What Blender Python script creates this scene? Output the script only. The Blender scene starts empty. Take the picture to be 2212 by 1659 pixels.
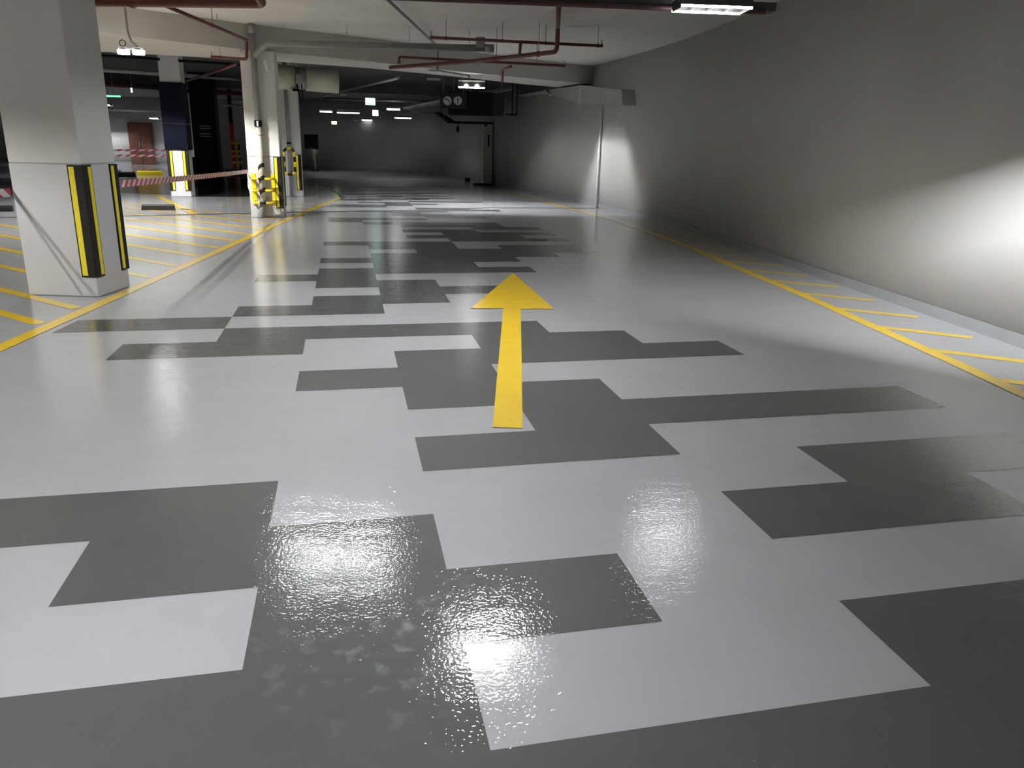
import bpy, bmesh, math, random
from mathutils import Vector, Matrix
import numpy as np

random.seed(7)
SC = bpy.context.scene
COL = SC.collection

# ------------------------------------------------------------------ camera
W, H, F, HC = 2212, 1659, 1667.0, 1.40
_n = lambda v: v / np.linalg.norm(v)
_d = lambda x, y: np.array([(x - W / 2) / F, (H / 2 - y) / F, -1.0])
_up = -_n(_d(967, 6230))
_Y = _d(995, 312); _Y = _n(_Y - _up * (_Y @ _up))
RM = np.stack([np.cross(_Y, _up), _Y, _up])       # camera axes -> room axes
CP = np.array([0, 0, HC])
cd = bpy.data.cameras.new('camera')
cd.sensor_width = 36.0
cd.lens = F / W * 36.0
cd.clip_start, cd.clip_end = 0.05, 300
cam = bpy.data.objects.new('camera', cd)
COL.objects.link(cam)
m3 = Matrix([list(r) for r in RM])
cam.matrix_world = Matrix.Translation(Vector(CP)) @ m3.to_4x4()
SC.camera = cam

# ------------------------------------------------------------------ world, exposure
wd = bpy.data.worlds.new('world'); SC.world = wd; wd.use_nodes = True
wd.node_tree.nodes['Background'].inputs[0].default_value = (0.0, 0.0, 0.0, 1)
wd.node_tree.nodes['Background'].inputs[1].default_value = 0.0
vs = SC.view_settings
vs.view_transform = 'Standard'; vs.look = 'None'; vs.gamma = 1.0; vs.use_curve_mapping = False
vs.exposure = 0.0
try:
    SC.cycles.use_denoising = True
    SC.cycles.max_bounces = 8
    SC.cycles.diffuse_bounces = 5
    SC.cycles.glossy_bounces = 4
    SC.cycles.sample_clamp_indirect = 6.0
    SC.cycles.use_light_tree = True
except Exception:
    pass
LED = 150.0          # radiance of the recessed led strips
RIM = 5.0            # radiance of the frosted lamp rims


# ------------------------------------------------------------------ measuring: pixel ray met with a level or an upright plane
def fl(x, y, z=0.0):
    v = RM @ _d(x, y)
    return Vector(CP + v * ((z - HC) / v[2]))


def dp(x, y, Y):
    v = RM @ _d(x, y)
    return Vector(CP + v * (Y / v[1]))


def onp(x, y, p, q):
    """pixel ray met with the upright plane through ground points p, q"""
    v = RM @ _d(x, y)
    n = np.array([q[1] - p[1], -(q[0] - p[0]), 0.0])
    t = (np.array([p[0], p[1], 0]) - CP) @ n / (v @ n)
    return Vector(CP + v * t)


# ------------------------------------------------------------------ materials
def nd(nt, kind, **kw):
    n = nt.nodes.new(kind)
    for k, v in kw.items():
        setattr(n, k, v)
    return n


def mat(name, c, rough=0.6, var=0.08, scale=6.0, metal=0.0, coat=0.0, crough=0.05, bump=0.0, bscale=60.0, spec=0.5):
    m = bpy.data.materials.new(name); m.use_nodes = True
    nt = m.node_tree; b = nt.nodes['Principled BSDF']
    b.inputs['Roughness'].default_value = rough
    b.inputs['Metallic'].default_value = metal
    b.inputs['Specular IOR Level'].default_value = spec
    b.inputs['Coat Weight'].default_value = coat
    b.inputs['Coat Roughness'].default_value = crough
    tc = nd(nt, 'ShaderNodeTexCoord')
    no = nd(nt, 'ShaderNodeTexNoise'); no.inputs['Scale'].default_value = scale; no.inputs['Detail'].default_value = 5
    nt.links.new(tc.outputs['Object'], no.inputs['Vector'])
    cr = nd(nt, 'ShaderNodeValToRGB')
    cr.color_ramp.elements[0].position = 0.3; cr.color_ramp.elements[1].position = 0.7
    cr.color_ramp.elements[0].color = (*[x * (1 - var) for x in c], 1)
    cr.color_ramp.elements[1].color = (*[min(1, x * (1 + var)) for x in c], 1)
    nt.links.new(no.outputs['Fac'], cr.inputs['Fac'])
    nt.links.new(cr.outputs['Color'], b.inputs['Base Color'])
    if bump:
        n2 = nd(nt, 'ShaderNodeTexNoise'); n2.inputs['Scale'].default_value = bscale; n2.inputs['Detail'].default_value = 2
        nt.links.new(tc.outputs['Object'], n2.inputs['Vector'])
        bp = nd(nt, 'ShaderNodeBump'); bp.inputs['Strength'].default_value = bump; bp.inputs['Distance'].default_value = 0.01
        nt.links.new(n2.outputs['Fac'], bp.inputs['Height'])
        nt.links.new(bp.outputs['Normal'], b.inputs['Normal'])
    return m


def floor_paint(name, c, var=0.05, blooms=0.0):
    """wet-looking epoxy paint: matt pigment under a glossy, slightly orange-peeled clear coat"""
    m = bpy.data.materials.new(name); m.use_nodes = True
    nt = m.node_tree; b = nt.nodes['Principled BSDF']; L = nt.links.new
    b.inputs['Roughness'].default_value = 0.55
    b.inputs['Specular IOR Level'].default_value = 0.25
    b.inputs['Coat Weight'].default_value = 1.0
    b.inputs['Coat IOR'].default_value = 1.45
    tc = nd(nt, 'ShaderNodeTexCoord')
    no = nd(nt, 'ShaderNodeTexNoise'); no.inputs['Scale'].default_value = 1.3; no.inputs['Detail'].default_value = 7
    no.inputs['Roughness'].default_value = 0.65
    L(tc.outputs['Object'], no.inputs['Vector'])
    cr = nd(nt, 'ShaderNodeValToRGB')
    cr.color_ramp.elements[0].position = 0.3; cr.color_ramp.elements[1].position = 0.72
    cr.color_ramp.elements[0].color = (*[x * (1 - var) for x in c], 1)
    cr.color_ramp.elements[1].color = (*[x * (1 + var) for x in c], 1)
    L(no.outputs['Fac'], cr.inputs['Fac'])
    col = cr.outputs['Color']
    if blooms:
        # dried water blooms lying around one spot of the lane
        mp = nd(nt, 'ShaderNodeMapping'); mp.inputs['Location'].default_value = (0.20, -2.02, 0)
        L(tc.outputs['Object'], mp.inputs['Vector'])
        ln = nd(nt, 'ShaderNodeVectorMath', operation='LENGTH'); L(mp.outputs['Vector'], ln.inputs[0])
        mr = nd(nt, 'ShaderNodeMapRange'); mr.inputs[1].default_value = 0.12; mr.inputs[2].default_value = 0.50
        mr.inputs[3].default_value = 1.0; mr.inputs[4].default_value = 0.0
        L(ln.outputs['Value'], mr.inputs[0])
        n3 = nd(nt, 'ShaderNodeTexNoise'); n3.inputs['Scale'].default_value = 15.0; n3.inputs['Detail'].default_value = 3
        L(tc.outputs['Object'], n3.inputs['Vector'])
        c3 = nd(nt, 'ShaderNodeValToRGB'); c3.color_ramp.elements[0].position = 0.54; c3.color_ramp.elements[1].position = 0.8
        L(n3.outputs['Fac'], c3.inputs['Fac'])
        mu = nd(nt, 'ShaderNodeMath', operation='MULTIPLY'); L(mr.outputs[0], mu.inputs[0]); L(c3.outputs['Color'], mu.inputs[1])
        m2 = nd(nt, 'ShaderNodeMath', operation='MULTIPLY'); L(mu.outputs[0], m2.inputs[0]); m2.inputs[1].default_value = blooms
        mx = nd(nt, 'ShaderNodeMixRGB'); L(m2.outputs[0], mx.inputs['Fac']); L(col, mx.inputs['Color1'])
        mx.inputs['Color2'].default_value = (0.42, 0.44, 0.46, 1)
        col = mx.outputs['Color']
    L(col, b.inputs['Base Color'])
    # coat: fine peel and slow trowel ripples, gloss uneven between dry and wet looking patches
    f1 = nd(nt, 'ShaderNodeTexNoise'); f1.inputs['Scale'].default_value = 85.0; f1.inputs['Detail'].default_value = 1.5
    L(tc.outputs['Object'], f1.inputs['Vector'])
    mp2 = nd(nt, 'ShaderNodeMapping'); mp2.inputs['Scale'].default_value = (1.0, 3.2, 1.0)
    L(tc.outputs['Object'], mp2.inputs['Vector'])
    f2 = nd(nt, 'ShaderNodeTexNoise'); f2.inputs['Scale'].default_value = 3.2; f2.inputs['Detail'].default_value = 2
    L(mp2.outputs['Vector'], f2.inputs['Vector'])
    b1 = nd(nt, 'ShaderNodeBump'); b1.inputs['Strength'].default_value = 0.8; b1.inputs['Distance'].default_value = 0.00115
    L(f1.outputs['Fac'], b1.inputs['Height'])
    b2 = nd(nt, 'ShaderNodeBump'); b2.inputs['Strength'].default_value = 0.28; b2.inputs['Distance'].default_value = 0.006
    L(f2.outputs['Fac'], b2.inputs['Height']); L(b1.outputs['Normal'], b2.inputs['Normal'])
    L(b2.outputs['Normal'], b.inputs['Coat Normal'])
    f3 = nd(nt, 'ShaderNodeTexNoise'); f3.inputs['Scale'].default_value = 0.7; f3.inputs['Detail'].default_value = 4
    L(tc.outputs['Object'], f3.inputs['Vector'])
    r3 = nd(nt, 'ShaderNodeMapRange'); r3.inputs[1].default_value = 0.3; r3.inputs[2].default_value = 0.7
    r3.inputs[3].default_value = 0.015; r3.inputs[4].default_value = 0.04
    L(f3.outputs['Fac'], r3.inputs[0]); L(r3.outputs[0], b.inputs['Coat Roughness'])
    return m


def glow(name, c, s):
    m = bpy.data.materials.new(name); m.use_nodes = True
    nt = m.node_tree; nt.nodes.remove(nt.nodes['Principled BSDF'])
    e = nd(nt, 'ShaderNodeEmission'); e.inputs[0].default_value = (*c, 1); e.inputs[1].default_value = s
    nt.links.new(e.outputs[0], nt.nodes['Material Output'].inputs[0])
    return m


def tape_mat():
    m = bpy.data.materials.new('striped_tape'); m.use_nodes = True
    nt = m.node_tree; b = nt.nodes['Principled BSDF']; L = nt.links.new
    b.inputs['Roughness'].default_value = 0.4
    uv = nd(nt, 'ShaderNodeUVMap')
    sp = nd(nt, 'ShaderNodeSeparateXYZ'); L(uv.outputs[0], sp.inputs[0])
    sk = nd(nt, 'ShaderNodeMath', operation='MULTIPLY_ADD'); L(sp.outputs[1], sk.inputs[0]); sk.inputs[1].default_value = -0.45
    L(sp.outputs[0], sk.inputs[2])
    fr = nd(nt, 'ShaderNodeMath', operation='FRACT'); L(sk.outputs[0], fr.inputs[0])
    gt = nd(nt, 'ShaderNodeMath', operation='GREATER_THAN'); L(fr.outputs[0], gt.inputs[0]); gt.inputs[1].default_value = 0.5
    mx = nd(nt, 'ShaderNodeMixRGB'); L(gt.outputs[0], mx.inputs['Fac'])
    mx.inputs['Color1'].default_value = (0.75, 0.70, 0.68, 1); mx.inputs['Color2'].default_value = (0.55, 0.03, 0.09, 1)
    L(mx.outputs[0], b.inputs['Base Color'])
    return m


M = dict(
    floor=floor_paint('grey_epoxy', (0.36, 0.362, 0.380)),
    dark=floor_paint('charcoal_epoxy', (0.068, 0.071, 0.072), 0.10, 0.35),
    lane=floor_paint('black_epoxy', (0.035, 0.035, 0.035), 0.1),
    yellow=floor_paint('yellow_epoxy', (0.78, 0.52, 0.01), 0.06),
    pale=floor_paint('pale_epoxy', (0.47, 0.46, 0.40)),
    jointm=mat('joint_rubber', (0.03, 0.03, 0.035), 0.4),
    wall=mat('wall_paint', (0.50, 0.492, 0.47), 0.75, 0.03, 1.2, bump=0.08, bscale=25),
    ceil=mat('ceiling_paint', (0.70, 0.69, 0.66), 0.85, 0.06, 1.5, bump=0.1, bscale=12),
    ceil_shade=mat('ceiling_painted_shade', (0.10, 0.098, 0.095), 0.9, 0.15, 1.5, bump=0.1, bscale=12),  # ceiling paint darkened to stand in for the unlit bays
    beam=mat('beam_paint', (0.42, 0.41, 0.375), 0.8, 0.05, 2.0, bump=0.08, bscale=14),
    skirt=mat('skirting_grey', (0.20, 0.204, 0.212), 0.35, 0.05, 3.0),
    colm=mat('column_white', (0.62, 0.615, 0.60), 0.65, 0.03, 2.5, bump=0.05, bscale=30),
    band=mat('column_grey', (0.52, 0.525, 0.535), 0.5, 0.03, 2.5),
    rubber=mat('black_rubber', (0.016, 0.014, 0.013), 0.6, 0.15, 30, spec=0.2, bump=0.1, bscale=90),
    reflex=mat('yellow_reflective', (0.80, 0.66, 0.03), 0.35, 0.04, 40),
    yellowp=mat('yellow_enamel', (0.80, 0.62, 0.02), 0.35, 0.05, 20),
    black=mat('black_plastic', (0.007, 0.007, 0.008), 0.6, 0.1, 20, spec=0.06),
    blue=mat('navy_panel', (0.0022, 0.0027, 0.010), 0.6, 0.12, 5, spec=0.08),
    red=mat('red_pipe', (0.095, 0.022, 0.016), 0.55, 0.18, 14),
    reddark=mat('dull_red', (0.045, 0.016, 0.014), 0.6, 0.15, 14),
    redb=mat('bright_red', (0.62, 0.05, 0.02), 0.35, 0.1, 14),
    grey=mat('grey_pvc', (0.22, 0.22, 0.22), 0.45, 0.08, 10),
    cream=mat('cream_pvc', (0.50, 0.48, 0.41), 0.5, 0.06, 10),
    steel=mat('galvanised', (0.42, 0.42, 0.42), 0.4, 0.12, 12, metal=0.7),
    duct=mat('duct_sheet', (0.46, 0.45, 0.42), 0.45, 0.08, 5, metal=0.25),
    fan=mat('fan_white', (0.42, 0.40, 0.31), 0.45, 0.06, 6),
    white=mat('white_enamel', (0.75, 0.75, 0.74), 0.4, 0.03, 10),
    brown=mat('brown_door', (0.12, 0.055, 0.04), 0.18, 0.15, 3, coat=0.8),
    olive=mat('olive_paint', (0.13, 0.12, 0.075), 0.5, 0.12, 8),
    sack=mat('black_plastic_film', (0.012, 0.012, 0.013), 0.3, 0.2, 10, bump=0.3, bscale=18),
    sackw=mat('white_sack', (0.62, 0.64, 0.52), 0.5, 0.15, 12, bump=0.3, bscale=20),
    led=glow('led_strip', (0.96, 0.98, 1.0), LED * 1.0),
ledl=glow('led_long', (0.96, 0.98, 1.0), LED * 3.5), ledb=glow('led_rear', (0.96, 0.98, 1.0), LED * 5.0),
ledfl=glow('led_far_left', (0.96, 0.98, 1.0), 1900.0),
    ledfar=glow('led_far', (0.96, 0.98, 1.0), 1100.0), leddim=glow('led_dim', (0.96, 0.98, 1.0), 8.0),
    ledslot=glow('led_slot', (0.96, 0.98, 1.0), 42000.0), ledband=glow('led_band', (0.96, 0.98, 1.0), 5000.0),
    ledbright=glow('led_bright', (0.98, 0.99, 1.0), 1080.0), ledhid=glow('led_tucked', (0.98, 0.99, 1.0), 3000.0), ledfill=glow('led_fill_lane', (0.98, 0.99, 1.0), 2100.0), ledwing=glow('led_wing', (0.98, 0.99, 1.0), 33000.0),
    rimfar=glow('frosted_rim_far', (0.95, 0.98, 1.0), 4.0), rimfa=glow('frosted_rim_lane', (0.93, 0.93, 1.0), 15.0), rimfb=glow('frosted_rim_glare', (0.95, 0.98, 1.0), 11.0), rimwall=glow('frosted_rim_wall', (0.95, 0.98, 1.0), 3.5),
    rim=glow('frosted_rim', (0.95, 0.98, 1.0), RIM), rimb=glow('frosted_rim_bright', (0.95, 0.98, 1.0), 40.0), lens=glow('lens_ring', (1.0, 0.98, 0.95), 32.0),
    bulb=glow('spot_bulb', (1.0, 0.98, 0.93), 150000.0), bulbb=glow('spot_bulb_strong', (1.0, 0.98, 0.93), 112000.0),
    exitg=glow('exit_green', (0.10, 0.75, 0.42), 3.0),
    exitw=glow('exit_white', (0.80, 1.0, 0.92), 4.5),
    greenled=glow('green_tube', (0.10, 1.0, 0.22), 5.0),
    yled=glow('yellow_lamp', (0.95, 1.0, 0.45), 6.0),
    tape=tape_mat(),
    blackp=mat('print_black', (0.02, 0.02, 0.02), 0.5),
    signw=mat('sign_white', (0.42, 0.40, 0.42), 0.4),
)


# ------------------------------------------------------------------ mesh helpers
class MB:
    def __init__(s):
        s.v, s.f = [], []

    def add(s, vs_, fs):
        o = len(s.v)
        s.v += [tuple(v) for v in vs_]
        s.f += [tuple(i + o for i in f) for f in fs]
        return s

    def prism(s, poly, z0, z1):
        n = len(poly)
        a = sum(poly[i][0] * poly[(i + 1) % n][1] - poly[(i + 1) % n][0] * poly[i][1] for i in range(n))
        if a < 0:
            poly = poly[::-1]
        vs_ = [(p[0], p[1], z0) for p in poly] + [(p[0], p[1], z1) for p in poly]
        fs = [tuple(range(n - 1, -1, -1)), tuple(range(n, 2 * n))]
        fs += [(i, (i + 1) % n, n + (i + 1) % n, n + i) for i in range(n)]
        return s.add(vs_, fs)

    def box(s, c, size, rz=0.0):
        cx, cy, cz = c; a, b, h = [q / 2 for q in size]
        co, si = math.cos(rz), math.sin(rz)
        poly = [(cx + x * co - y * si, cy + x * si + y * co) for x, y in ((-a, -b), (a, -b), (a, b), (-a, b))]
        return s.prism(poly, cz - h, cz + h)

    def obox(s, p, q, w, h, up=(0, 0, 1)):
        """bar from p to q, w wide, h tall"""
        p, q = Vector(p), Vector(q)
        d = (q - p).normalized(); u = Vector(up)
        if abs(d.dot(u)) > 0.98:
            u = Vector((1, 0, 0))
        r = d.cross(u).normalized(); u = r.cross(d)
        vs_ = [c + r * (sx * w / 2) + u * (sz * h / 2) for c in (p, q) for sx, sz in ((-1, -1), (1, -1), (1, 1), (-1, 1))]
        return s.add(vs_, [(0, 1, 2, 3), (7, 6, 5, 4), (0, 4, 5, 1), (1, 5, 6, 2), (2, 6, 7, 3), (3, 7, 4, 0)])

    def tube(s, pts, r, n=12, cap=True):
        pts = [Vector(p) for p in pts]
        rs = r if isinstance(r, (list, tuple)) else [r] * len(pts)
        t0 = (pts[1] - pts[0]).normalized()
        u = t0.orthogonal().normalized()
        vs_, fs = [], []
        for i, p in enumerate(pts):
            t = (pts[min(i + 1, len(pts) - 1)] - pts[max(i - 1, 0)]).normalized()
            u = (u - t * u.dot(t))
            u = u.normalized() if u.length > 1e-6 else t.orthogonal().normalized()
            w = t.cross(u)
            for k in range(n):
                a = 2 * math.pi * k / n
                vs_.append(p + (u * math.cos(a) + w * math.sin(a)) * rs[i])
        for i in range(len(pts) - 1):
            for k in range(n):
                k2 = (k + 1) % n
                fs.append((i * n + k, i * n + k2, (i + 1) * n + k2, (i + 1) * n + k))
        if cap:
            fs.append(tuple(range(n - 1, -1, -1)))
            fs.append(tuple((len(pts) - 1) * n + k for k in range(n)))
        return s.add(vs_, fs)

    def lathe(s, prof, c=(0, 0, 0), axis=(0, 0, 1), n=20):
        ax = Vector(axis).normalized(); c = Vector(c)
        u = ax.orthogonal().normalized(); w = ax.cross(u)
        m = len(prof); vs_ = []
        for r, z in prof:
            for k in range(n):
                a = 2 * math.pi * k / n
                vs_.append(c + ax * z + (u * math.cos(a) + w * math.sin(a)) * max(r, 1e-4))
        fs = [(i * n + k, i * n + (k + 1) % n, (i + 1) * n + (k + 1) % n, (i + 1) * n + k) for i in range(m - 1) for k in range(n)]
        if prof[0] != prof[-1]:
            fs += [tuple(range(n - 1, -1, -1)), tuple((m - 1) * n + k for k in range(n))]
        return s.add(vs_, fs)

    def build(s, name, m, parent=None, smooth=False, bev=0.0):
        me = bpy.data.meshes.new(name)
        me.from_pydata([tuple(v) for v in s.v], [], s.f)
        me.materials.append(m)
        if smooth:
            for p in me.polygons:
                p.use_smooth = len(p.vertices) == 4
        me.update()
        o = bpy.data.objects.new(name, me)
        COL.objects.link(o)
        if parent is not None:
            o.parent = parent
            o.matrix_parent_inverse = Matrix.Identity(4)
            # geometry is given in the room's axes: bring it into the parent's
            inv = wm(parent).inverted()
            me.transform(inv)
        if bev:
            b = o.modifiers.new('bevel', 'BEVEL'); b.width = bev; b.segments = 2; b.limit_method = 'ANGLE'
        return o


def wm(o):
    m = o.matrix_basis.copy()
    while o.parent:
        o = o.parent
        m = o.matrix_basis @ m
    return m


def thing(name, label, cat, loc=(0, 0, 0), rz=0.0, group=None):
    o = bpy.data.objects.new(name, None); COL.objects.link(o)
    o.empty_display_size = 0.1
    o.location = loc; o.rotation_euler = (0, 0, rz)
    return tag(o, label, cat, group)


def tag(o, label, cat, group=None):
    o['label'] = label; o['category'] = cat; o['kind'] = 'thing'
    if group:
        o['group'] = group
    return o


def struct(o):
    o['kind'] = 'structure'
    return o


def dup(root, loc, rz, label, group=None):
    r = root.copy(); COL.objects.link(r); r.location = loc; r.rotation_euler = (0, 0, rz)
    tag(r, label, root['category'], group or root.get('group'))
    for ch in root.children:
        c = ch.copy(); COL.objects.link(c); c.parent = r
        for g in ch.children:
            e = g.copy(); COL.objects.link(e); e.parent = c
    return r


def arc(p, q, r_, n=5):
    return [Vector(p).lerp(Vector(q), i / n) for i in range(n + 1)]


def smooth_path(pts, r, n=5):
    """polyline with rounded elbows of radius r"""
    pts = [Vector(p) for p in pts]; out = [pts[0]]
    for i in range(1, len(pts) - 1):
        a, b, c = pts[i - 1], pts[i], pts[i + 1]
        d1, d2 = (a - b), (c - b)
        k = min(r, d1.length * 0.45, d2.length * 0.45)
        s_, e_ = b + d1.normalized() * k, b + d2.normalized() * k
        for j in range(n + 1):
            t = j / n
            out.append(s_ * (1 - t) ** 2 + b * 2 * t * (1 - t) + e_ * t ** 2)
    out.append(pts[-1])
    return out


# ================================================================== SETTING
CEIL = 3.32
wall_path = [(4.50, -7), (4.42, 0), (4.35, 5.5), (4.26, 8.6), (4.19, 11.66), (4.02, 15.1), (3.40, 19.45), (2.25, 25.0), (1.14, 29.95),
             (0.15, 34.8), (-0.96, 37.5), (-3.3, 40.2), (-7.3, 42.3), (-12.5, 43.3), (-20, 43.6), (-40, 43.6)]


def catmull(P, n=6):
    P = [Vector((*p, 0)) for p in P]; out = []
    for i in range(len(P) - 1):
        p0, p1, p2, p3 = P[max(i - 1, 0)], P[i], P[i + 1], P[min(i + 2, len(P) - 1)]
        for j in range(n):
            t = j / n
            out.append(0.5 * ((2 * p1) + (p2 - p0) * t + (2 * p0 - 5 * p1 + 4 * p2 - p3) * t * t + (3 * p1 - p0 - 3 * p2 + p3) * t ** 3))
    out.append(P[-1])
    return [(v.x, v.y) for v in out]


WP = catmull(wall_path)


def strip_wall(path, thick, z0, z1, inward=0.0):
    """upright wall of given thickness along a path whose room side is on its left"""
    n = len(path); inn, out = [], []
    for i, p in enumerate(path):
        a, b = path[max(i - 1, 0)], path[min(i + 1, n - 1)]
        d = Vector((b[0] - a[0], b[1] - a[1])).normalized(); r = Vector((d.y, -d.x))
        inn.append((p[0] - r.x * inward, p[1] - r.y * inward))
        out.append((p[0] + r.x * thick, p[1] + r.y * thick))
    mb = MB()
    vs_ = [(x, y, z0) for x, y in inn] + [(x, y, z1) for x, y in inn] + [(x, y, z0) for x, y in out] + [(x, y, z1) for x, y in out]
    fs = []
    for i in range(n - 1):
        fs += [(i + 1, i, n + i, n + i + 1), (2 * n + i, 2 * n + i + 1, 3 * n + i + 1, 3 * n + i),
               (n + i, 3 * n + i, 3 * n + i + 1, n + i + 1), (i, i + 1, 2 * n + i + 1, 2 * n + i)]
    fs += [(0, 2 * n, 3 * n, n), (n - 1, 2 * n - 1, 4 * n - 1, 3 * n - 1)]
    return mb.add(vs_, fs)


floor = struct(MB().prism([(-40, -7), (6, -7), (6, 44.5), (-40, 44.5)], -0.2, 0.0).build('floor', M['floor']))
floor['label'] = 'light grey glossy painted car park floor'
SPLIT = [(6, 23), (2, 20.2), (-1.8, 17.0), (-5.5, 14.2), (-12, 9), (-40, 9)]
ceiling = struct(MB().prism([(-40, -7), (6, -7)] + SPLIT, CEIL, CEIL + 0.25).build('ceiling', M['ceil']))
struct(MB().prism(SPLIT[::-1] + [(6, 44.5), (-40, 44.5)], CEIL, CEIL + 0.25).build('ceiling', M['ceil_shade']))  # ceiling beyond the beam, its shade painted in as a dark colour
wall_right = struct(strip_wall(WP, 0.25, 0, CEIL).build('wall_right', M['wall'], smooth=True))
wall_left = struct(MB().prism([(-40.25, -7), (-40, -7), (-40, 43.6), (-40.25, 43.6)], 0, CEIL).build('wall_left', M['wall']))
wall_rear = struct(MB().prism([(-40, -7.25), (4.5, -7.25), (4.5, -7), (-40, -7)], 0, CEIL).build('wall_rear', M['wall']))
skirt = struct(strip_wall(WP, 0.0, 0, 0.10, inward=0.012).build('baseboard_right', M['skirt']))

# deep concrete beam crossing the lane over the second column
near_e = [(-12, 7.6), (-5.54, 13.30), (-3.70, 15.02), (-1.76, 16.35), (0.04, 17.95), (2.04, 19.45), (4.3, 20.95)]
far_e = [(3.6, 22.4), (1.64, 20.95), (-0.48, 18.95), (-1.92, 17.80), (-3.67, 17.0), (-5.9, 16.4), (-6.78, 16.2), (-12, 15.2)]
beam = struct(MB().prism(near_e + far_e, 2.90, CEIL).build('ceiling_beam', M['beam']))
# second beam further back, its lack of light put into the colour
struct(MB().prism([(-30, 25.2), (2.0, 28.6), (1.9, 29.2), (-30, 25.9)], 2.98, CEIL).build('ceiling_beam', M['ceil_shade']))

# ------------------------------------------------------------------ painted floor
O = Vector((0.392, 3.713)); A = Vector((0.613, 0.097)); B = Vector((-0.060, 0.419))


def gp(i, j):
    return O + A * i + B * j


ROWS = {-7: [(-6, 5)], -6: [(-6, 5)], -5: [(-6, -1), (1, 5)], -4: [(-2, 0)], -3: [(-3, -1), (1, 3)], -2: [(-6, -2), (2, 4)], -1: [(-1, 1)],
        0: [(0, 4)], 1: [(-1, 1)], 2: [(-2, 0)], 3: [(-1, 3)], 4: [(-4, -2), (0, 2)], 5: [(-3, 1)], 6: [(-5, -3)], 7: [(-3, -1)],
        8: [(-2, 0)], 9: [(-1, 1)], 10: [(-2, 0)], 11: [(-3, -1)], 12: [(-2, 2)], 13: [(-1, 1)], 14: [(-2, 2)],
        15: [(-1, 3)], 16: [(0, 4)], 17: [(-1, 1), (2, 4)], 18: [(-2, 1)], 19: [(1, 4)], 20: [(0, 3)], 21: [(1, 4)], 22: [(0, 2)],
        23: [(2, 4)], 24: [(0, 3)], 25: [(-1, 3)], 26: [(-2, -1)], 27: [(-2, 1)], 28: [(1, 3)], 29: [(0, 2)], 30: [(0, 1)],
        31: [(-1, 2)], 32: [(1, 4)], 33: [(1, 3)], 34: [(-3, 0)], 35: [(-2, 1)], 36: [(0, 2)], 37: [(-1, 1)], 38: [(1, 4)],
        39: [(-2, 0)], 40: [(-1, 2)], 41: [(-4, -2), (1, 3)], 42: [(-1, 1)], 43: [(0, 3)], 44: [(-3, 0)], 45: [(-2, 2)], 46: [(1, 3)],
        47: [(-4, -1)], 48: [(-2, 0)], 49: [(-1, 2)], 50: [(-5, -2)], 51: [(-4, -1)], 52: [(-3, 1)], 53: [(-1, 1)],
        54: [(-5, -3)], 55: [(-4, -1)], 56: [(-2, 1)], 58: [(-6, -3)], 59: [(-4, 0)], 61: [(-6, -2)], 63: [(-5, -1)], 64: [(-7, -4)],
        66: [(-6, -2)], 68: [(-8, -4)], 69: [(-6, -3)], 72: [(-8, -3)], 75: [(-9, -5)], 77: [(-8, -4)]}
cells = {(i, j) for j, rs in ROWS.items() for a, b in rs for i in range(a, b)}
LEFT_X = -3.0


def lift(q):
    return (q.x, q.y, 0.0012)


todo = set(cells); pieces = []
while todo:
    st = [todo.pop()]; comp = set(st)
    while st:
        i, j = st.pop()
        for d in ((1, 0), (-1, 0), (0, 1), (0, -1)):
            k = (i + d[0], j + d[1])
            if k in todo:
                todo.remove(k); comp.add(k); st.append(k)
    pieces.append(comp)
pieces.sort(key=lambda c: min(j for i, j in c))
for comp in pieces:
    mb = MB()
    for j in sorted({j for i, j in comp}):
        xs = sorted(i for i, jj in comp if jj == j)
        runs = []; s0 = xs[0]; pv = xs[0]
        for x in xs[1:] + [None]:
            if x is None or x != pv + 1:
                runs.append((s0, pv + 1)); s0 = x
            pv = x
        for a, b in runs:
            p, q, r, s_ = gp(a, j), gp(b, j), gp(b, j + 1), gp(a, j + 1)
            if p.y > 1.0 and p.y < 21 and p.x < LEFT_X:
                t = (LEFT_X - p.x) / (q.x - p.x); p = p.lerp(q, t)
            if s_.y > 1.0 and s_.y < 21 and s_.x < LEFT_X:
                t = (LEFT_X - s_.x) / (r.x - s_.x); s_ = s_.lerp(r, t)
            mb.add([lift(p), lift(q), lift(r), lift(s_)], [(0, 1, 2, 3)])
    mb.build('painted_block', M['dark'], floor)


def flat(name, pts, m, z=0.0022):
    mb = MB(); pts = [(p[0], p[1]) for p in pts]
    n = len(pts)
    ar = sum(pts[i][0] * pts[(i + 1) % n][1] - pts[(i + 1) % n][0] * pts[i][1] for i in range(n))
    if ar < 0:
        pts = pts[::-1]
    mb.add([(x, y, z) for x, y in pts], [tuple(range(n))])
    return mb.build(name, m, floor)


def stripe(name, p, q, w, m, z=0.0022):
    p, q = Vector(p[:2]), Vector(q[:2]); d = (q - p).normalized(); r = Vector((-d.y, d.x)) * w / 2
    return flat(name, [p + r, q + r, q - r, p - r], m, z)


arrow = flat('lane_arrow', [fl(*p) for p in ((1064, 924), (1129, 926), (1125, 668), (1197, 668), (1108, 590), (1017, 667), (1087, 667))], M['yellow'], 0.004)
arrow['label'] = 'yellow straight ahead arrow painted on the lane'


def ribbon(name, pts, w, m, z=0.0030):
    pts = [Vector(p) for p in pts]; mb = MB(); L_, R_ = [], []
    for i, p in enumerate(pts):
        d = (pts[min(i + 1, len(pts) - 1)] - pts[max(i - 1, 0)]).normalized(); r = Vector((-d.y, d.x)) * w / 2
        L_.append((*(p + r), z)); R_.append((*(p - r), z))
    n = len(pts)
    return mb.add(R_ + L_, [(i, i + 1, n + i + 1, n + i) for i in range(n - 1)]).build(name, m, floor)


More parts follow.
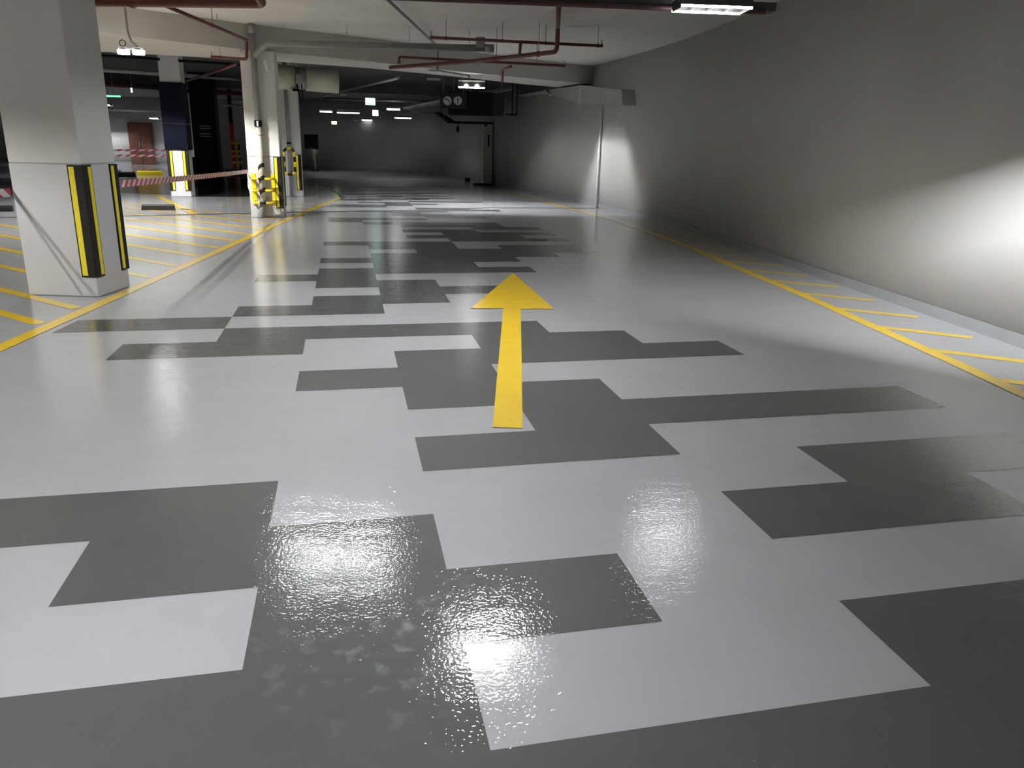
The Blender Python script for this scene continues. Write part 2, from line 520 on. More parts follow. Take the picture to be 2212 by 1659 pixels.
ribbon('edge_line', [(-3.12, 0.5), (-3.12, 8), (-3.14, 11), (-3.18, 15), (-3.15, 18), (-3.10, 20.9)], 0.115, M['yellow'])
ribbon('edge_line', catmull([(3.30, 1.0), (3.50, 4.33), (3.53, 6.7), (3.53, 8.0), (3.49, 9.3), (3.42, 12.4), (3.05, 16.3), (2.5, 19.3), (1.9, 22.8), (1.1, 27)], 4), 0.115, M['yellow'])
for k in range(-3, 16):
    y0 = 5.44 + 0.78 * k
    dx = 0.0 if y0 < 10 else -0.012 * (y0 - 10) ** 1.55
    stripe('hatch_stripe', (3.56 + dx, y0), (4.16 + dx * 1.05, y0 - 0.36), 0.10, M['yellow'])
for k in range(-1, 12):
    a = Vector((-3.17, 6.05)) if k == 0 else None
    # diagonal bars of the no parking zone, all at the same slant
    xs = -3.17; y1 = 6.03 + 0.83 * k * 1.0
    if k <= 0:
        y1 = 6.03 + 1.3 * k
    else:
        y1 = 6.62 + 0.80 * (k - 1) + 0.0
    stripe('hatch_stripe', (-3.22, y1), (-7.6, y1 + 0.77 * 4.38), 0.105, M['yellow'])
stripe('hatch_stripe', (-3.19, 17.2), (-5.4, 17.7), 0.1, M['yellow'])
stripe('hatch_stripe', (-3.19, 18.3), (-5.6, 18.9), 0.1, M['yellow'])
stripe('hatch_stripe', (-3.15, 19.4), (-5.8, 20.1), 0.1, M['yellow'])
bl = stripe('bay_line', (-7.66, 20.47), (-5.05, 15.4), 0.13, M['yellow'])
flat('painted_lane', [(-10.6, 24.9), (-8.75, 20.95), (-7.5, 20.72), (-6.64, 20.05), (-5.36, 20.5), (-5.3, 28.2), (-7.3, 27.7), (-8.67, 26.4)], M['lane'], 0.0018)
flat('painted_lane', [(-40, 20.0), (-16, 22.6), (-12, 24), (-10.6, 24.9), (-12, 27), (-40, 25.5)], M['lane'], 0.0018)
flat('island_paint', [(-3.06, 20.7), (-3.18, 21.4), (-3.45, 22.6), (-3.89, 24.2), (-4.8, 27.5), (-5.79, 30.3), (-6.8, 30), (-6.0, 24), (-5.3, 21)], M['pale'], 0.0016)
ribbon('joint_strip', [(-14, 11.8), (-6.1, 14.80), (-4.28, 15.72), (-3.5, 16.21), (-1.24, 17.22), (0.71, 18.45), (3.2, 18.98), (3.42, 19.1)], 0.12, M['jointm'], 0.0045)
ribbon('island_edge', [(-5.79, 30.3), (-4.8, 27.5), (-3.89, 24.2), (-3.45, 22.6), (-3.18, 21.4), (-3.06, 20.7)], 0.06, M['jointm'], 0.003)

# ================================================================== COLUMNS
G_COL = 'concrete columns'


def corner_guard(col, x, y, sx, sy, rz, z0, z1, leg=0.125, face=1):
    """rubber L wrapped round the column corner (x, y); legs run to -sx, -sy along the column's own axes"""
    ax = Vector((math.cos(rz), math.sin(rz))); ay = Vector((-math.sin(rz), math.cos(rz)))
    c = Vector((x, y)); t = 0.012

    def P(u, v):
        q = c + ax * (u * sx) + ay * (v * sy)
        return (q.x, q.y)
    L_ = [P(t, t * 0.3), P(t * 0.3, t), P(-leg, t), P(-leg, -0.001), P(-0.001, -0.001), P(-0.001, -leg), P(t, -leg)]
    g = MB().prism(L_, z0, z1).build('corner_guard', M['rubber'], col)
    a, b = leg * 0.52, leg * 0.90
    MB().prism([P(-a, t), P(-a, t + 0.003), P(-b, t + 0.003), P(-b, t)], z0 + 0.015, z1 - 0.015).build('yellow_strip', M['reflex'], g)
    MB().prism([P(t, -a), P(t + 0.003, -a), P(t + 0.003, -b), P(t, -b)], z0 + 0.015, z1 - 0.015).build('yellow_strip', M['reflex'], g)
    return g


def column(fl_xy, w, dpt, rz, top, label, band=1.10, cols=('colm', 'band'), guards=((1, -1), (1, 1), (-1, -1)), gz=(0.17, 1.10), g=True):
    """fl_xy: front right corner on the floor; body runs w to the left and dpt back"""
    ax = Vector((math.cos(rz), math.sin(rz))); ay = Vector((-math.sin(rz), math.cos(rz)))
    fr = Vector(fl_xy)
    c = fr - ax * w / 2 + ay * dpt / 2
    col = thing('concrete_column', label, 'column', (c.x, c.y, 0), rz, G_COL)
    top -= 0.004
    MB().box((c.x, c.y, (band + top) / 2), (w, dpt, top - band), rz).build('shaft', M[cols[0]], col, bev=0.012)
    MB().box((c.x, c.y, band / 2), (w + 0.002, dpt + 0.002, band), rz).build('painted_base', M[cols[1]], col, bev=0.012)
    if g:
        for sx, sy in guards:
            q = c + ax * (sx * (w / 2 + 0.001)) + ay * (sy * (dpt / 2 + 0.001))
            corner_guard(col, q.x, q.y, sx, sy, rz, *gz)
    return col


R8 = math.radians(8)
col1 = column((-3.255, 7.12), 0.645, 0.55, math.radians(-6), CEIL, 'white square column nearest the camera, with red and white tape tied to both sides', band=1.155, gz=(0.18, 1.15), guards=((1, -1), (1, 1)))
col2 = column((-3.32, 15.08), 0.585, 0.70, R8, 2.9, 'white square column with a drain pipe behind yellow bars', band=1.10, guards=((1, -1), (1, 1)))
col3 = column((-4.10, 20.95), 0.62, 0.62, R8, CEIL, 'dim white column half hidden behind the column with yellow bars', band=1.05, gz=(0.16, 1.05), guards=((1, -1), (-1, -1)))
col4 = column((-6.64, 20.09), 0.47, 0.55, R8, CEIL, 'white column wrapped in dark navy blue cladding above a white base', band=1.11, gz=(0.14, 1.10), cols=('colm', 'colm'), guards=((1, -1), (-1, -1)))
cc = col4.location
MB().box((cc.x, cc.y, 1.405), (0.53, 0.61, 0.60), R8).build('cladding_panel', M['blue'], col4)
MB().box((cc.x, cc.y, 2.18), (0.53, 0.61, 0.92), R8).build('cladding_panel', M['blue'], col4)
p5 = dp(476, 380, 26.0)
col5 = column((p5.x, p5.y), 0.72, 0.7, R8, CEIL, 'black clad column standing in the dark aisle', band=1.2, cols=('black', 'black'), g=False)
for zz in (1.75, 1.68, 1.52, 1.45):
    MB().box((col5.location.x + 0.08, col5.location.y - 0.36, zz), (0.32, 0.012, 0.03), R8).build('louvre', M['grey'], col5)
p6 = dp(436, 380, 33.0)
col6 = column((p6.x, p6.y), 0.5, 0.5, R8, CEIL, 'pale column seen between the navy and the black column', band=1.05, gz=(0.12, 0.95), guards=((1, -1),))
# grey stair core behind the black column, with its riser pipe
q0, q1 = dp(478, 380, 31.0), dp(560, 380, 31.0)
core = tag(MB().prism([(q0.x, 31.0), (q1.x, 31.4), (q1.x - 0.3, 34.2), (q0.x - 0.3, 34.0)], 0, 2.75).build('core_wall', M['wall']), 'grey stair core block behind the red riser pipe', 'wall block')


# ------------------------------------------------------------------ drain pipe and its yellow guard on column two
def on2(u, v=0.0):
    """point u along the front face of column two from its front right corner, v in front of it"""
    ax = Vector((math.cos(R8), math.sin(R8))); ay = Vector((-math.sin(R8), math.cos(R8)))
    return Vector((-3.32, 15.08)) - ax * u - ay * v


pv = on2(0.34, 0.10)
dt = thing('drain_pipe', 'grey vertical drain pipe on the column with yellow bars', 'pipe', (pv.x, pv.y, 0))
foot = on2(0.40, 0.13)
MB().tube(smooth_path([(foot.x, foot.y, 0.0), (foot.x, foot.y, 0.06), (pv.x, pv.y, 0.30), (pv.x, pv.y, 0.36)], 0.06), 0.056, 16).build('offset_bend', M['grey'], dt, True)
MB().tube([(pv.x, pv.y, 0.36), (pv.x, pv.y, 1.62)], 0.055, 16).build('lower_pipe', M['cream'], dt, True)
MB().tube([(pv.x, pv.y, 1.60), (pv.x, pv.y, CEIL)], 0.055, 16).build('upper_pipe', M['grey'], dt, True)
MB().lathe([(0.056, 0), (0.066, 0.004), (0.066, 0.10), (0.056, 0.104)], (pv.x, pv.y, 1.62)).build('coupling', M['black'], dt, True)
MB().box((pv.x + 0.005, pv.y - 0.066, 1.67), (0.03, 0.006, 0.09)).build('pipe_label', M['white'], dt)
MB().lathe([(0.056, 0), (0.062, 0.002), (0.062, 0.035), (0.056, 0.037)], (pv.x, pv.y, 1.47)).build('pipe_clamp', M['cream'], dt, True)
MB().lathe([(0.056, 0), (0.072, 0.004), (0.072, 0.14), (0.056, 0.145)], (pv.x, pv.y, CEIL - 0.16)).build('coupling', M['grey'], dt, True)
# hazard bands round the foot of the pipe: slanting dark wraps
for z in (0.42, 0.64, 0.86):
    mb = MB(); n = 16; vs_ = []
    for k in range(n + 1):
        a = 2 * math.pi * k / n
        zz = z + 0.055 * math.cos(a + 0.7)
        for r in (0.0562,):
            vs_ += [(pv.x + r * math.cos(a), pv.y + r * math.sin(a), zz), (pv.x + r * math.cos(a), pv.y + r * math.sin(a), zz + 0.075)]
    mb.add(vs_, [(2 * k, 2 * k + 2, 2 * k + 3, 2 * k + 1) for k in range(n)]).build('hazard_band', M['rubber'], dt, True)

hp = thing('drain_pipe', 'thick grey drain pipe hung level along the ceiling beam', 'pipe', (-1.6, 14.75, 3.0))
MB().tube(smooth_path([(pv.x + 0.03, pv.y, 2.80), (pv.x + 0.28, 14.76, 3.0), (0.42, 14.75, 3.03)], 0.1), 0.058, 16).build('pipe_run', M['grey'], hp, True)
MB().tube([(0.42, 14.75, 3.03), (0.58, 14.75, 3.03)], 0.07, 16).build('socket', M['grey'], hp, True)
MB().box((0.34, 14.75, 3.12), (0.16, 0.14, 0.18)).build('socket', M['grey'], hp, bev=0.02)
for x in (-3.05, -1.98, -0.9, 0.15):
    MB().tube([(x, 14.75, 3.06), (x, 14.75, CEIL)], 0.006, 6).build('hanger_rod', M['steel'], hp)

pg = thing('pipe_guard', 'yellow steel guard bars bolted round the drain pipe', 'guard', (pv.x, pv.y, 0.2), R8)
for u in (0.50, 0.145):
    a = on2(u, 0.006)
    pl = MB().box((a.x, a.y, 0.51), (0.085, 0.010, 0.56), R8).build('mounting_plate', M['yellowp'], pg)
    for z in (0.30, 0.52, 0.72):
        b = on2(u, 0.012)
        MB().box((b.x + 0.015, b.y, z), (0.014, 0.008, 0.014), R8).build('bolt', M['black'], pl)
for z in (0.28, 0.50, 0.71):
    e = [on2(0.52, 0.015), on2(0.50, 0.19), on2(0.40, 0.20), on2(0.28, 0.20), on2(0.18, 0.19), on2(0.13, 0.015)]
    pts = smooth_path([(p.x, p.y, z) for p in e], 0.07)
    g = MB().tube(pts, 0.022, 12).build('guard_bar', M['yellowp'], pg, True)
    a, b = on2(0.395, 0.20), on2(0.285, 0.20)
    MB().tube([(a.x, a.y, z), (b.x, b.y, z)], 0.0235, 12).build('black_sleeve', M['rubber'], g, True)

tg = on2(0.175, 0.004)
tg = dp(575, 143, tg.y)
tag(MB().obox((tg.x - 0.025, tg.y, tg.z + 0.10), (tg.x + 0.025, tg.y, tg.z - 0.10), 0.05, 0.006, up=(0, 1, 0)).build('paper_tag', M['white']), 'white paper tag stuck slanting near the top of the piped column', 'tag')

# hoop guard and dark pipe on column three
ax8 = Vector((math.cos(R8), math.sin(R8))); ay8 = Vector((-math.sin(R8), math.cos(R8)))


def on3(u, v=0.0):
    return Vector((-4.10, 20.95)) - ax8 * u - ay8 * v


hc = on3(0.27, 0.09)
hoop = thing('hoop_guard', 'yellow and black hoop guard on the dim column', 'guard', (hc.x, hc.y, 0.6), R8)
ring = []
for u, z in ((-0.13, 0.62), (-0.13, 1.12), (-0.06, 1.20), (0.06, 1.20), (0.13, 1.12), (0.13, 0.62), (0.06, 0.56), (-0.06, 0.56), (-0.13, 0.62)):
    p = hc - ay8 * 0.05 + ax8 * u
    ring.append(Vector((p.x, p.y, z)))
fine = []
for i in range(len(ring) - 1):
    L_ = (ring[i + 1] - ring[i]).length; k = max(1, round(L_ / 0.125))
    fine += [ring[i].lerp(ring[i + 1], t / k) for t in range(k)]
fine.append(ring[-1])
for i in range(len(fine) - 1):
    MB().tube([fine[i], fine[i + 1]], 0.032, 10).build('hoop_segment', M['yellowp' if i % 2 else 'rubber'], hoop, True)
dk = thing('riser_pipe', 'thin dark riser pipe behind the hoop guard', 'pipe', (hc.x, hc.y + 0.03, 0))
MB().tube([(hc.x, hc.y + 0.03, 0), (hc.x, hc.y + 0.03, CEIL)], 0.045, 12).build('pipe_run', M['grey'], dk, True)
MB().lathe([(0.046, 0), (0.055, 0.003), (0.055, 0.05), (0.046, 0.053)], (hc.x, hc.y + 0.03, 1.3)).build('pipe_clamp', M['black'], dk, True)

# red riser with yellow cage by the stair core
rr = dp(508, 380, 30.6); rr = (rr.x, 30.6)
rp = thing('riser_pipe', 'bright red fire riser pipe by the stair core', 'pipe', (rr[0], rr[1], 0))
MB().tube([(rr[0], rr[1], 0), (rr[0], rr[1], 1.95)], 0.075, 14).build('pipe_run', M['redb'], rp, True)
MB().tube([(rr[0], rr[1], 1.95), (rr[0], rr[1], CEIL)], 0.07, 14).build('upper_pipe', M['black'], rp, True)
MB().lathe([(0.08, 0), (0.10, 0.01), (0.10, 0.09), (0.08, 0.1)], (rr[0], rr[1], 1.72)).build('coupling', M['redb'], rp, True)
cg = thing('pipe_guard', 'yellow and black guard cage beside the red riser', 'guard', (rr[0] + 0.2, rr[1] - 0.1, 0.4))
for k, z in enumerate((0.55, 0.78, 0.95, 1.25)):
    MB().tube(smooth_path([(rr[0] - 0.02, rr[1] - 0.14, z), (rr[0] + 0.24, rr[1] - 0.14, z), (rr[0] + 0.24, rr[1] + 0.1, z)], 0.06), 0.045, 8).build('guard_bar', M['yellowp'], cg, True)
MB().tube([(rr[0] + 0.24, rr[1] - 0.08, 0.0), (rr[0] + 0.24, rr[1] - 0.08, 1.3)], 0.03, 8).build('guard_post', M['rubber'], cg, True)


# ================================================================== BARRIER TAPES
def tape(p, q, w, label, twist=0.0, sag=0.0, period=0.15, group='red and white barrier tapes'):
    p, q = Vector(p), Vector(q); L_ = (q - p).length; n = 24
    vs_, fs, uvs = [], [], []
    d = (q - p).normalized(); side = Vector((0, 0, 1)); nrm = d.cross(side).normalized()
    for i in range(n + 1):
        t = i / n; c = p.lerp(q, t) - Vector((0, 0, sag * 4 * t * (1 - t)))
        a = twist * math.sin(t * 5.0)
        up = side * math.cos(a) + nrm * math.sin(a)
        vs_ += [c - up * w / 2, c + up * w / 2]
        uvs += [(t * L_ / period, 0), (t * L_ / period, 1)]
    fs = [(2 * i, 2 * i + 2, 2 * i + 3, 2 * i + 1) for i in range(n)]
    mb = MB().add(vs_, fs)
    o = mb.build('barrier_tape', M['tape'])
    ul = o.data.uv_layers.new(name='UVMap')
    for lp in o.data.loops:
        ul.data[lp.index].uv = uvs[lp.vertex_index]
    so = o.modifiers.new('thick', 'SOLIDIFY'); so.thickness = 0.001
    return tag(o, label, 'tape', group)


ta = dp(262, 397, 7.69); tb = dp(536, 370, 15.3)
tape(ta, tb, 0.066, 'red and white barrier tape stretched between the two nearest columns', 0.25, 0.01, 0.165)
tl = Vector((-3.905, 7.17, 0)); tl.z = dp(20, 416, 7.17).z
tape(tl, (tl.x - 1.5, tl.y - 4.65, tl.z + 0.02), 0.072, 'red and white barrier tape leaving the near column out of frame', 0.3, 0.0, 0.16)
for i, (y, ln) in enumerate(((325, 'upper'), (336.5, 'lower'))):
    a, b = dp(200, y - 1, 40.0), dp(362, y, 40.0)
    tape(a, b, 0.09, '%s of two barrier tapes in front of the far brown doors' % ln, 0.2, 0.0, 0.42)
kn = dp(537, 386, 15.25)
tag(MB().tube([(kn.x, kn.y, kn.z + 0.10), (kn.x + 0.01, kn.y, kn.z + 0.0), (kn.x - 0.01, kn.y - 0.01, kn.z - 0.14), (kn.x + 0.02, kn.y, kn.z - 0.30)], [0.02, 0.028, 0.014, 0.008], 8).build('tape_knot', M['tape']),
    'crumpled tape knot hanging on the edge of the piped column', 'tape')


# ================================================================== WHEEL STOPS
def wheel_stop(p, q, label, m='rubber', hgt=0.11):
    p, q = Vector(p[:2]), Vector(q[:2]); d = q - p; rz = math.atan2(d.y, d.x); L_ = d.length
    c = (p + q) / 2 + Vector((-math.sin(rz), math.cos(rz))) * 0.07
    t = thing('wheel_stop', label, 'wheel stop', (c.x, c.y, 0), rz, 'wheel stops')
    mb = MB(); vs_ = []
    ax = Vector((math.cos(rz), math.sin(rz), 0)); ay = Vector((-math.sin(rz), math.cos(rz), 0)); C3 = Vector((c.x, c.y, 0))
    for e in (-1, 1):
        for y, z in ((-0.075, 0), (-0.06, hgt * 0.75), (-0.03, hgt), (0.03, hgt), (0.06, hgt * 0.75), (0.075, 0)):
            vs_.append(C3 + ax * (e * (L_ / 2 - 0.1 * z)) + ay * y + Vector((0, 0, z)))
    fs = [(i, i + 6, i + 7, i + 1) for i in range(5)] + [(5, 11, 6, 0), (0, 1, 2, 3, 4, 5), (11, 10, 9, 8, 7, 6)]
    mb.add(vs_, fs).build('body', M[m], t)
    return t


wheel_stop((-6.31, 16.07), (-5.71, 16.2), 'black wheel stop on the pale floor between the two nearest columns')
wheel_stop((-9.3, 14.95), (-8.32, 15.25), 'black wheel stop cut by the left edge of the frame')
wheel_stop((-12.4, 29.0), (-11.55, 29.3), 'black wheel stop beside the near column guard, closer of two far ones', hgt=0.18)
wheel_stop((-13.6, 30.7), (-12.75, 31.0), 'black wheel stop further back, behind another black one', hgt=0.18)
wheel_stop((-12.02, 30.6), (-11.2, 30.95), 'yellow wheel stop in front of the far brown doors', 'yellowp', hgt=0.17)

# ================================================================== FAR LEFT
dy = 43.4
dl = dp(285, 325, dy); dr = dp(331, 325, dy)
door = thing('metal_door', 'shiny brown double door in the far left wall', 'door', ((dl.x + dr.x) / 2, dy, 0))
mx = (dl.x + dr.x) / 2
MB().box((mx, dy, 1.04), (dr.x - dl.x + 0.16, 0.10, 2.08)).build('door_frame', M['brown'], door)
for s in (-1, 1):
    lf = MB().box((mx + s * (dr.x - dl.x) / 4, dy - 0.07, 1.0), ((dr.x - dl.x) / 2 - 0.04, 0.05, 1.96)).build('door_leaf', M['brown'], door)
    MB().box((mx + s * 0.06, dy - 0.12, 1.0), (0.03, 0.06, 0.25)).build('handle', M['steel'], lf)


def pipe(name, pts, r, m, label, cat='pipe', rods=(), heads=(), elbow=0.08, n=12, group=None):
    t = thing(name, label, cat, pts[0], 0, group)
    MB().tube(smooth_path(pts, elbow) if len(pts) > 2 else pts, r, n).build('pipe_run', M[m], t, True)
    for x, y, z in rods:
        MB().tube([(x, y, z), (x, y, CEIL)], 0.007, 6).build('hanger_rod', M['steel'], t)
        MB().tube([(x, y - r * 0.6, z), (x, y + r * 0.6, z)], r * 1.25, 10).build('hanger_clip', M[m], t)
    for x, y, z, s in heads:
        MB().lathe([(0.014, 0), (0.014, 0.03), (0.009, 0.04), (0.009, 0.06), (0.022, 0.064), (0.022, 0.07)], (x, y, z), (0, 0, s), 8).build('sprinkler_head', M['steel'], t)
    return t


def mid(p, q, t):
    return Vector(p).lerp(Vector(q), t)


G_SP = 'red sprinkler pipes'
# upper branch with its two upturned ends
z1 = 3.03
p1, p2 = Vector((-0.50, 13.55, z1)), Vector((2.36, 13.85, z1))
pipe('sprinkler_pipe', [p1, p2], 0.024, 'red', 'highest dark red sprinkler branch crossing the lane under the ceiling', rods=[mid(p1, p2, t) for t in (0.09, 0.41, 0.66, 0.97)],
     heads=[(p1.x + 0.02, p1.y, z1 + 0.02, 1), (p2.x - 0.02, p2.y, z1 + 0.02, 1)], group=G_SP)
# main run: drops from the ceiling and runs away to the left
z2 = 2.84
a, b, c = fl(1203, 112, z2), fl(1023, 132, z2), fl(843, 146, z2)
pipe('sprinkler_pipe', [(a.x * 0.7, a.y * 0.7, 3.2), (a.x, a.y, 3.2), (a.x, a.y, z2), b, c], 0.036, 'red', 'faded red sprinkler main dropping from the ceiling and running off leftwards', rods=[mid(a, b, 0.7), mid(a, b, 0.2)],
     elbow=0.10, group=G_SP)
s1, s2 = mid(a, b, 0.42), None
up = dp(1127, 90, s1.y)
pipe('sprinkler_pipe', [(s1.x, s1.y, z2), (s1.x, 13.7, z1)], 0.026, 'red', 'short red riser joining the main to the highest branch', group=G_SP)
# lower branch
z3 = 2.96
p3, p4 = fl(862, 123, z3), fl(1221, 142, z3)
pipe('sprinkler_pipe', [(p3.x, p3.y, z2), (p3.x, p3.y, z3), p4], 0.026, 'red', 'lower red sprinkler branch passing behind the main in front of the beam', rods=[mid(p3, p4, 0.82)],
     heads=[(p4.x - 0.02, p4.y, z3 + 0.02, 1)], elbow=0.04, group=G_SP)
q = fl(1104, 143, 2.95)
e = dp(1086, 150, q.y + 1.0); e2 = dp(1085, 178, q.y + 1.0)
pipe('sprinkler_pipe', [q, e, e2], 0.026, 'red', 'short red drop pipe bending down below the beam edge', elbow=0.05, group=G_SP)
# fat red main, top left
r0, r1 = fl(60, 3, 2.92), fl(568, 8, 2.92)
pipe('sprinkler_pipe', [r0, r1, (r1.x + 0.02, r1.y - 0.5, 2.98)], 0.052, 'red', 'thick dark red sprinkler main along the top left of the frame', rods=[mid(r0, r1, 0.45)], elbow=0.09, group=G_SP)
# branch from it: runs back, drops, turns left to an upturned head
k1, k2 = fl(338, 4, 2.95), fl(533, 86, 2.95)
k3 = dp(533, 128, k2.y); k4 = dp(456, 123, k2.y)
k1.z = k2.z = 2.95
pipe('sprinkler_pipe', [k1, k2, k3, k4], 0.024, 'red', 'thin red branch running back to the piped column and turning down', rods=[mid(k1, k2, 0.55), mid(k3, k4, 0.75)],
     heads=[(k4.x + 0.01, k4.y, k4.z + 0.02, 1)], elbow=0.05, group=G_SP)
rt0, rt1 = fl(835, -3, 2.84), fl(1650, 14, 2.84)

# grey conduit: back along the ceiling, down, and level bracket
c1, c2 = fl(790, -45, 3.22), fl(945, 100, 3.22)
c3 = dp(945, 153, c2.y); c4 = dp(1014, 163, c2.y + 0.5)
cdt = pipe('conduit', [c1, c2, c3], 0.022, 'grey', 'grey conduit running back under the ceiling then dropping below the beam', elbow=0.05)
MB().tube([(c3.x - 0.14, c3.y, c3.z), (c3.x + 0.02, c3.y, c3.z), c4], 0.016, 8).build('bracket_arm', M['grey'], cdt, True)
MB().lathe([(0.02, 0), (0.15, 0.01), (0.15, 0.03), (0.02, 0.04)], (c3.x - 0.03, c3.y, c3.z - 0.02), n=16).build('cover_plate', M['grey'], cdt, True)
MB().tube([c4, (c4.x, c4.y, c4.z - 0.08)], 0.016, 8).build('end_drop', M['grey'], cdt, True)

# pipes in the dark bays on the left
pipe('water_pipe', [fl(150, 147, 3.0), fl(430, 165, 3.0)], 0.05, 'cream', 'pale pipe catching light behind the twin spot lamp')
pipe('water_pipe', [fl(150, 115, 3.1), fl(345, 128, 3.1)], 0.03, 'black', 'thin black pipe just under the beam behind the twin spot lamp')
pipe('water_pipe', [fl(385, 131, 3.12), fl(525, 140, 3.12)], 0.03, 'black', 'thin black pipe between the navy column and the piped column')
pipe('sprinkler_pipe', [fl(512, 137, 2.93), fl(450, 160, 2.93), fl(405, 174, 2.93)], 0.035, 'red', 'dull red pipe receding behind the piped column', group=G_SP)
pipe('water_pipe', [fl(385, 164, 3.16), fl(525, 172, 3.16)], 0.045, 'steel', 'galvanised pipe crossing between the navy column and the piped column')
pipe('water_pipe', [dp(215, 235, 38.0), dp(350, 240, 38.0)], 0.07, 'cream', 'pale pipe high along the far left wall')
pipe('sprinkler_pipe', [fl(200, 180, 2.9), fl(345, 190, 2.9)], 0.07, 'red', 'dark red pipe deep in the bay behind the near column', group=G_SP)
pipe('sprinkler_pipe', [dp(395, 195, 26.8), dp(530, 203, 27.6)], 0.07, 'red', 'dark red pipe above the black column', group=G_SP)
pipe('water_pipe', [dp(478, 226, 29.5), dp(530, 231, 30.0)], 0.05, 'steel', 'galvanised pipe above the red riser')
pipe('water_pipe', [fl(700, 205, 2.9), fl(860, 168, 2.9)], 0.04, 'steel', 'galvanised pipe slanting under the dark ceiling behind the fan')
pipe('water_pipe', [dp(700, 213, 33), dp(960, 221, 33)], 0.05, 'steel', 'long galvanised pipe above the far exit sign')

# ================================================================== JET FAN
fa, fb = Vector((-4.55, 19.6, 2.82)), Vector((-2.93, 20.0, 2.765))
fd = (fb - fa).normalized()
fan = thing('jet_fan', 'large cream jet fan hung behind the piped column', 'fan', mid(fa, fb, 0.5))
RF = 0.27


def drum(p, q, r, name, m):
    return MB().lathe([(r - 0.05, 0.06), (r - 0.045, 0.0), (r, 0.0), (r, (Vector(q) - Vector(p)).length), (r - 0.045, (Vector(q) - Vector(p)).length), (r - 0.05, (Vector(q) - Vector(p)).length - 0.06)],
                      p, fd, 28).build(name, M[m], fan, True)


drum(fa, mid(fa, fb, 0.40), RF, 'silencer', 'fan')
drum(mid(fa, fb, 0.40), mid(fa, fb, 0.55), RF - 0.02, 'fan_casing', 'grey')
drum(mid(fa, fb, 0.55), fb, RF, 'silencer', 'fan')
fm = mid(fa, fb, 0.49)
MB().box((fm.x, fm.y - RF - 0.04, fm.z - 0.03), (0.13, 0.10, 0.20), 0.2).build('junction_box', M['grey'], fan, bev=0.01)
MB().box((fm.x - 0.10, fm.y - 0.2, fm.z - RF - 0.0), (0.16, 0.1, 0.05), 0.2).build('foot_bracket', M['black'], fan)
MB().tube(smooth_path([(fm.x - 0.05, fm.y - 0.3, fm.z - 0.14), (fm.x + 0.0, fm.y - 0.32, fm.z - 0.50), (fm.x + 0.07, fm.y - 0.32, fm.z - 0.50), (fm.x + 0.06, fm.y - 0.3, fm.z - 0.14)], 0.15), 0.014, 8).build('cable', M['black'], fan, True)
for t in (0.36, 0.60):
    p = mid(fa, fb, t)
    MB().tube([(p.x, p.y, p.z + RF - 0.01), (p.x, p.y, CEIL)], 0.012, 6).build('hanger_rod', M['steel'], fan)
MB().tube([(fm.x + 0.02, fm.y - 0.25, fm.z + 0.10), (fm.x - 0.12, fm.y - 0.24, fm.z + 0.30), (fm.x + 0.2, fm.y - 0.2, CEIL)], 0.008, 6).build('cable', M['black'], fan, True)

# ================================================================== DUCTS ON THE RIGHT
dk0 = thing('duct_box', 'large matt black duct box hung below the ceiling before the curved wall', 'duct', (0.45, 25.2, 2.3))
MB().prism([(-0.365, 24.0), (0.94, 24.0), (0.98, 24.6), (-0.33, 24.6)], 2.235, 2.87).build('casing', M['black'], dk0, bev=0.02)
MB().prism([(0.94, 24.0), (1.25, 24.02), (1.29, 24.6), (0.98, 24.6)], 2.245, 2.85).build('end_collar', M['rubber'], dk0)
for x in (-0.2, 1.2):
    MB().tube([(x, 24.3, 2.86), (x, 24.3, CEIL)], 0.012, 6).build('hanger_rod', M['steel'], dk0)
hg = thing('trapeze_hanger', 'thin dark trapeze hanger beside the black duct box', 'hanger', (1.6, 23.6, 2.2))
h0, h1 = dp(1107, 205, 23.6), dp(1117, 205, 23.7)
for h_ in (h0, h1):
    MB().tube([(h_.x, h_.y, 2.24), (h_.x, h_.y, CEIL)], 0.018, 6).build('hanger_rod', M['black'], hg)
hb = dp(1093, 252, 23.6)
MB().obox((hb.x, 23.55, 2.26), (h1.x + 0.02, 23.7, 2.27), 0.05, 0.04).build('cross_bar', M['black'], hg)

sg = thing('direction_sign', 'black hanging board with two white arrow discs', 'sign', dp(978, 218, 23.8))
sc = dp(979, 217, 23.8)
MB().box((sc.x, sc.y, sc.z + 0.0), (0.78, 0.05, 0.44)).build('board', M['rubber'], sg, bev=0.01)
for px, kind in ((966.5, 'turn'), (989, 'straight')):
    p = dp(px, 217.5, sc.y - 0.035)
    dsc = MB().lathe([(0.115, 0), (0.12, 0.004), (0.12, 0.010)], (p.x, p.y + 0.008, p.z), (0, -1, 0), 24).build('arrow_disc', M['signw'], sg)
    y = p.y - 0.006
    if kind == 'straight':
        pol = [(-0.014, -0.08), (0.014, -0.08), (0.014, 0.03), (0.035, 0.03), (0, 0.085), (-0.035, 0.03), (-0.014, 0.03)]
    else:
        pol = [(0.045, -0.08), (0.07, -0.06), (0.062, 0.0), (0.03, 0.04), (-0.03, 0.055), (-0.025, 0.085), (-0.09, 0.06), (-0.05, 0.01), (-0.04, 0.03), (0.012, 0.012), (0.035, -0.02)]
    n = len(pol)
    vs_ = [(p.x + u, y, p.z + v) for u, v in pol] + [(p.x + u, y + 0.003, p.z + v) for u, v in pol]
    MB().add(vs_, [tuple(range(n)), tuple(range(2 * n - 1, n - 1, -1))] + [(i, n + i, n + (i + 1) % n, (i + 1) % n) for i in range(n)]).build('arrow_print', M['blackp'], dsc)
for s in (-0.3, 0.3):
    MB().tube([(sc.x + s, sc.y, sc.z + 0.2), (sc.x + s, sc.y, CEIL)], 0.008, 6).build('hanger_rod', M['steel'], sg)

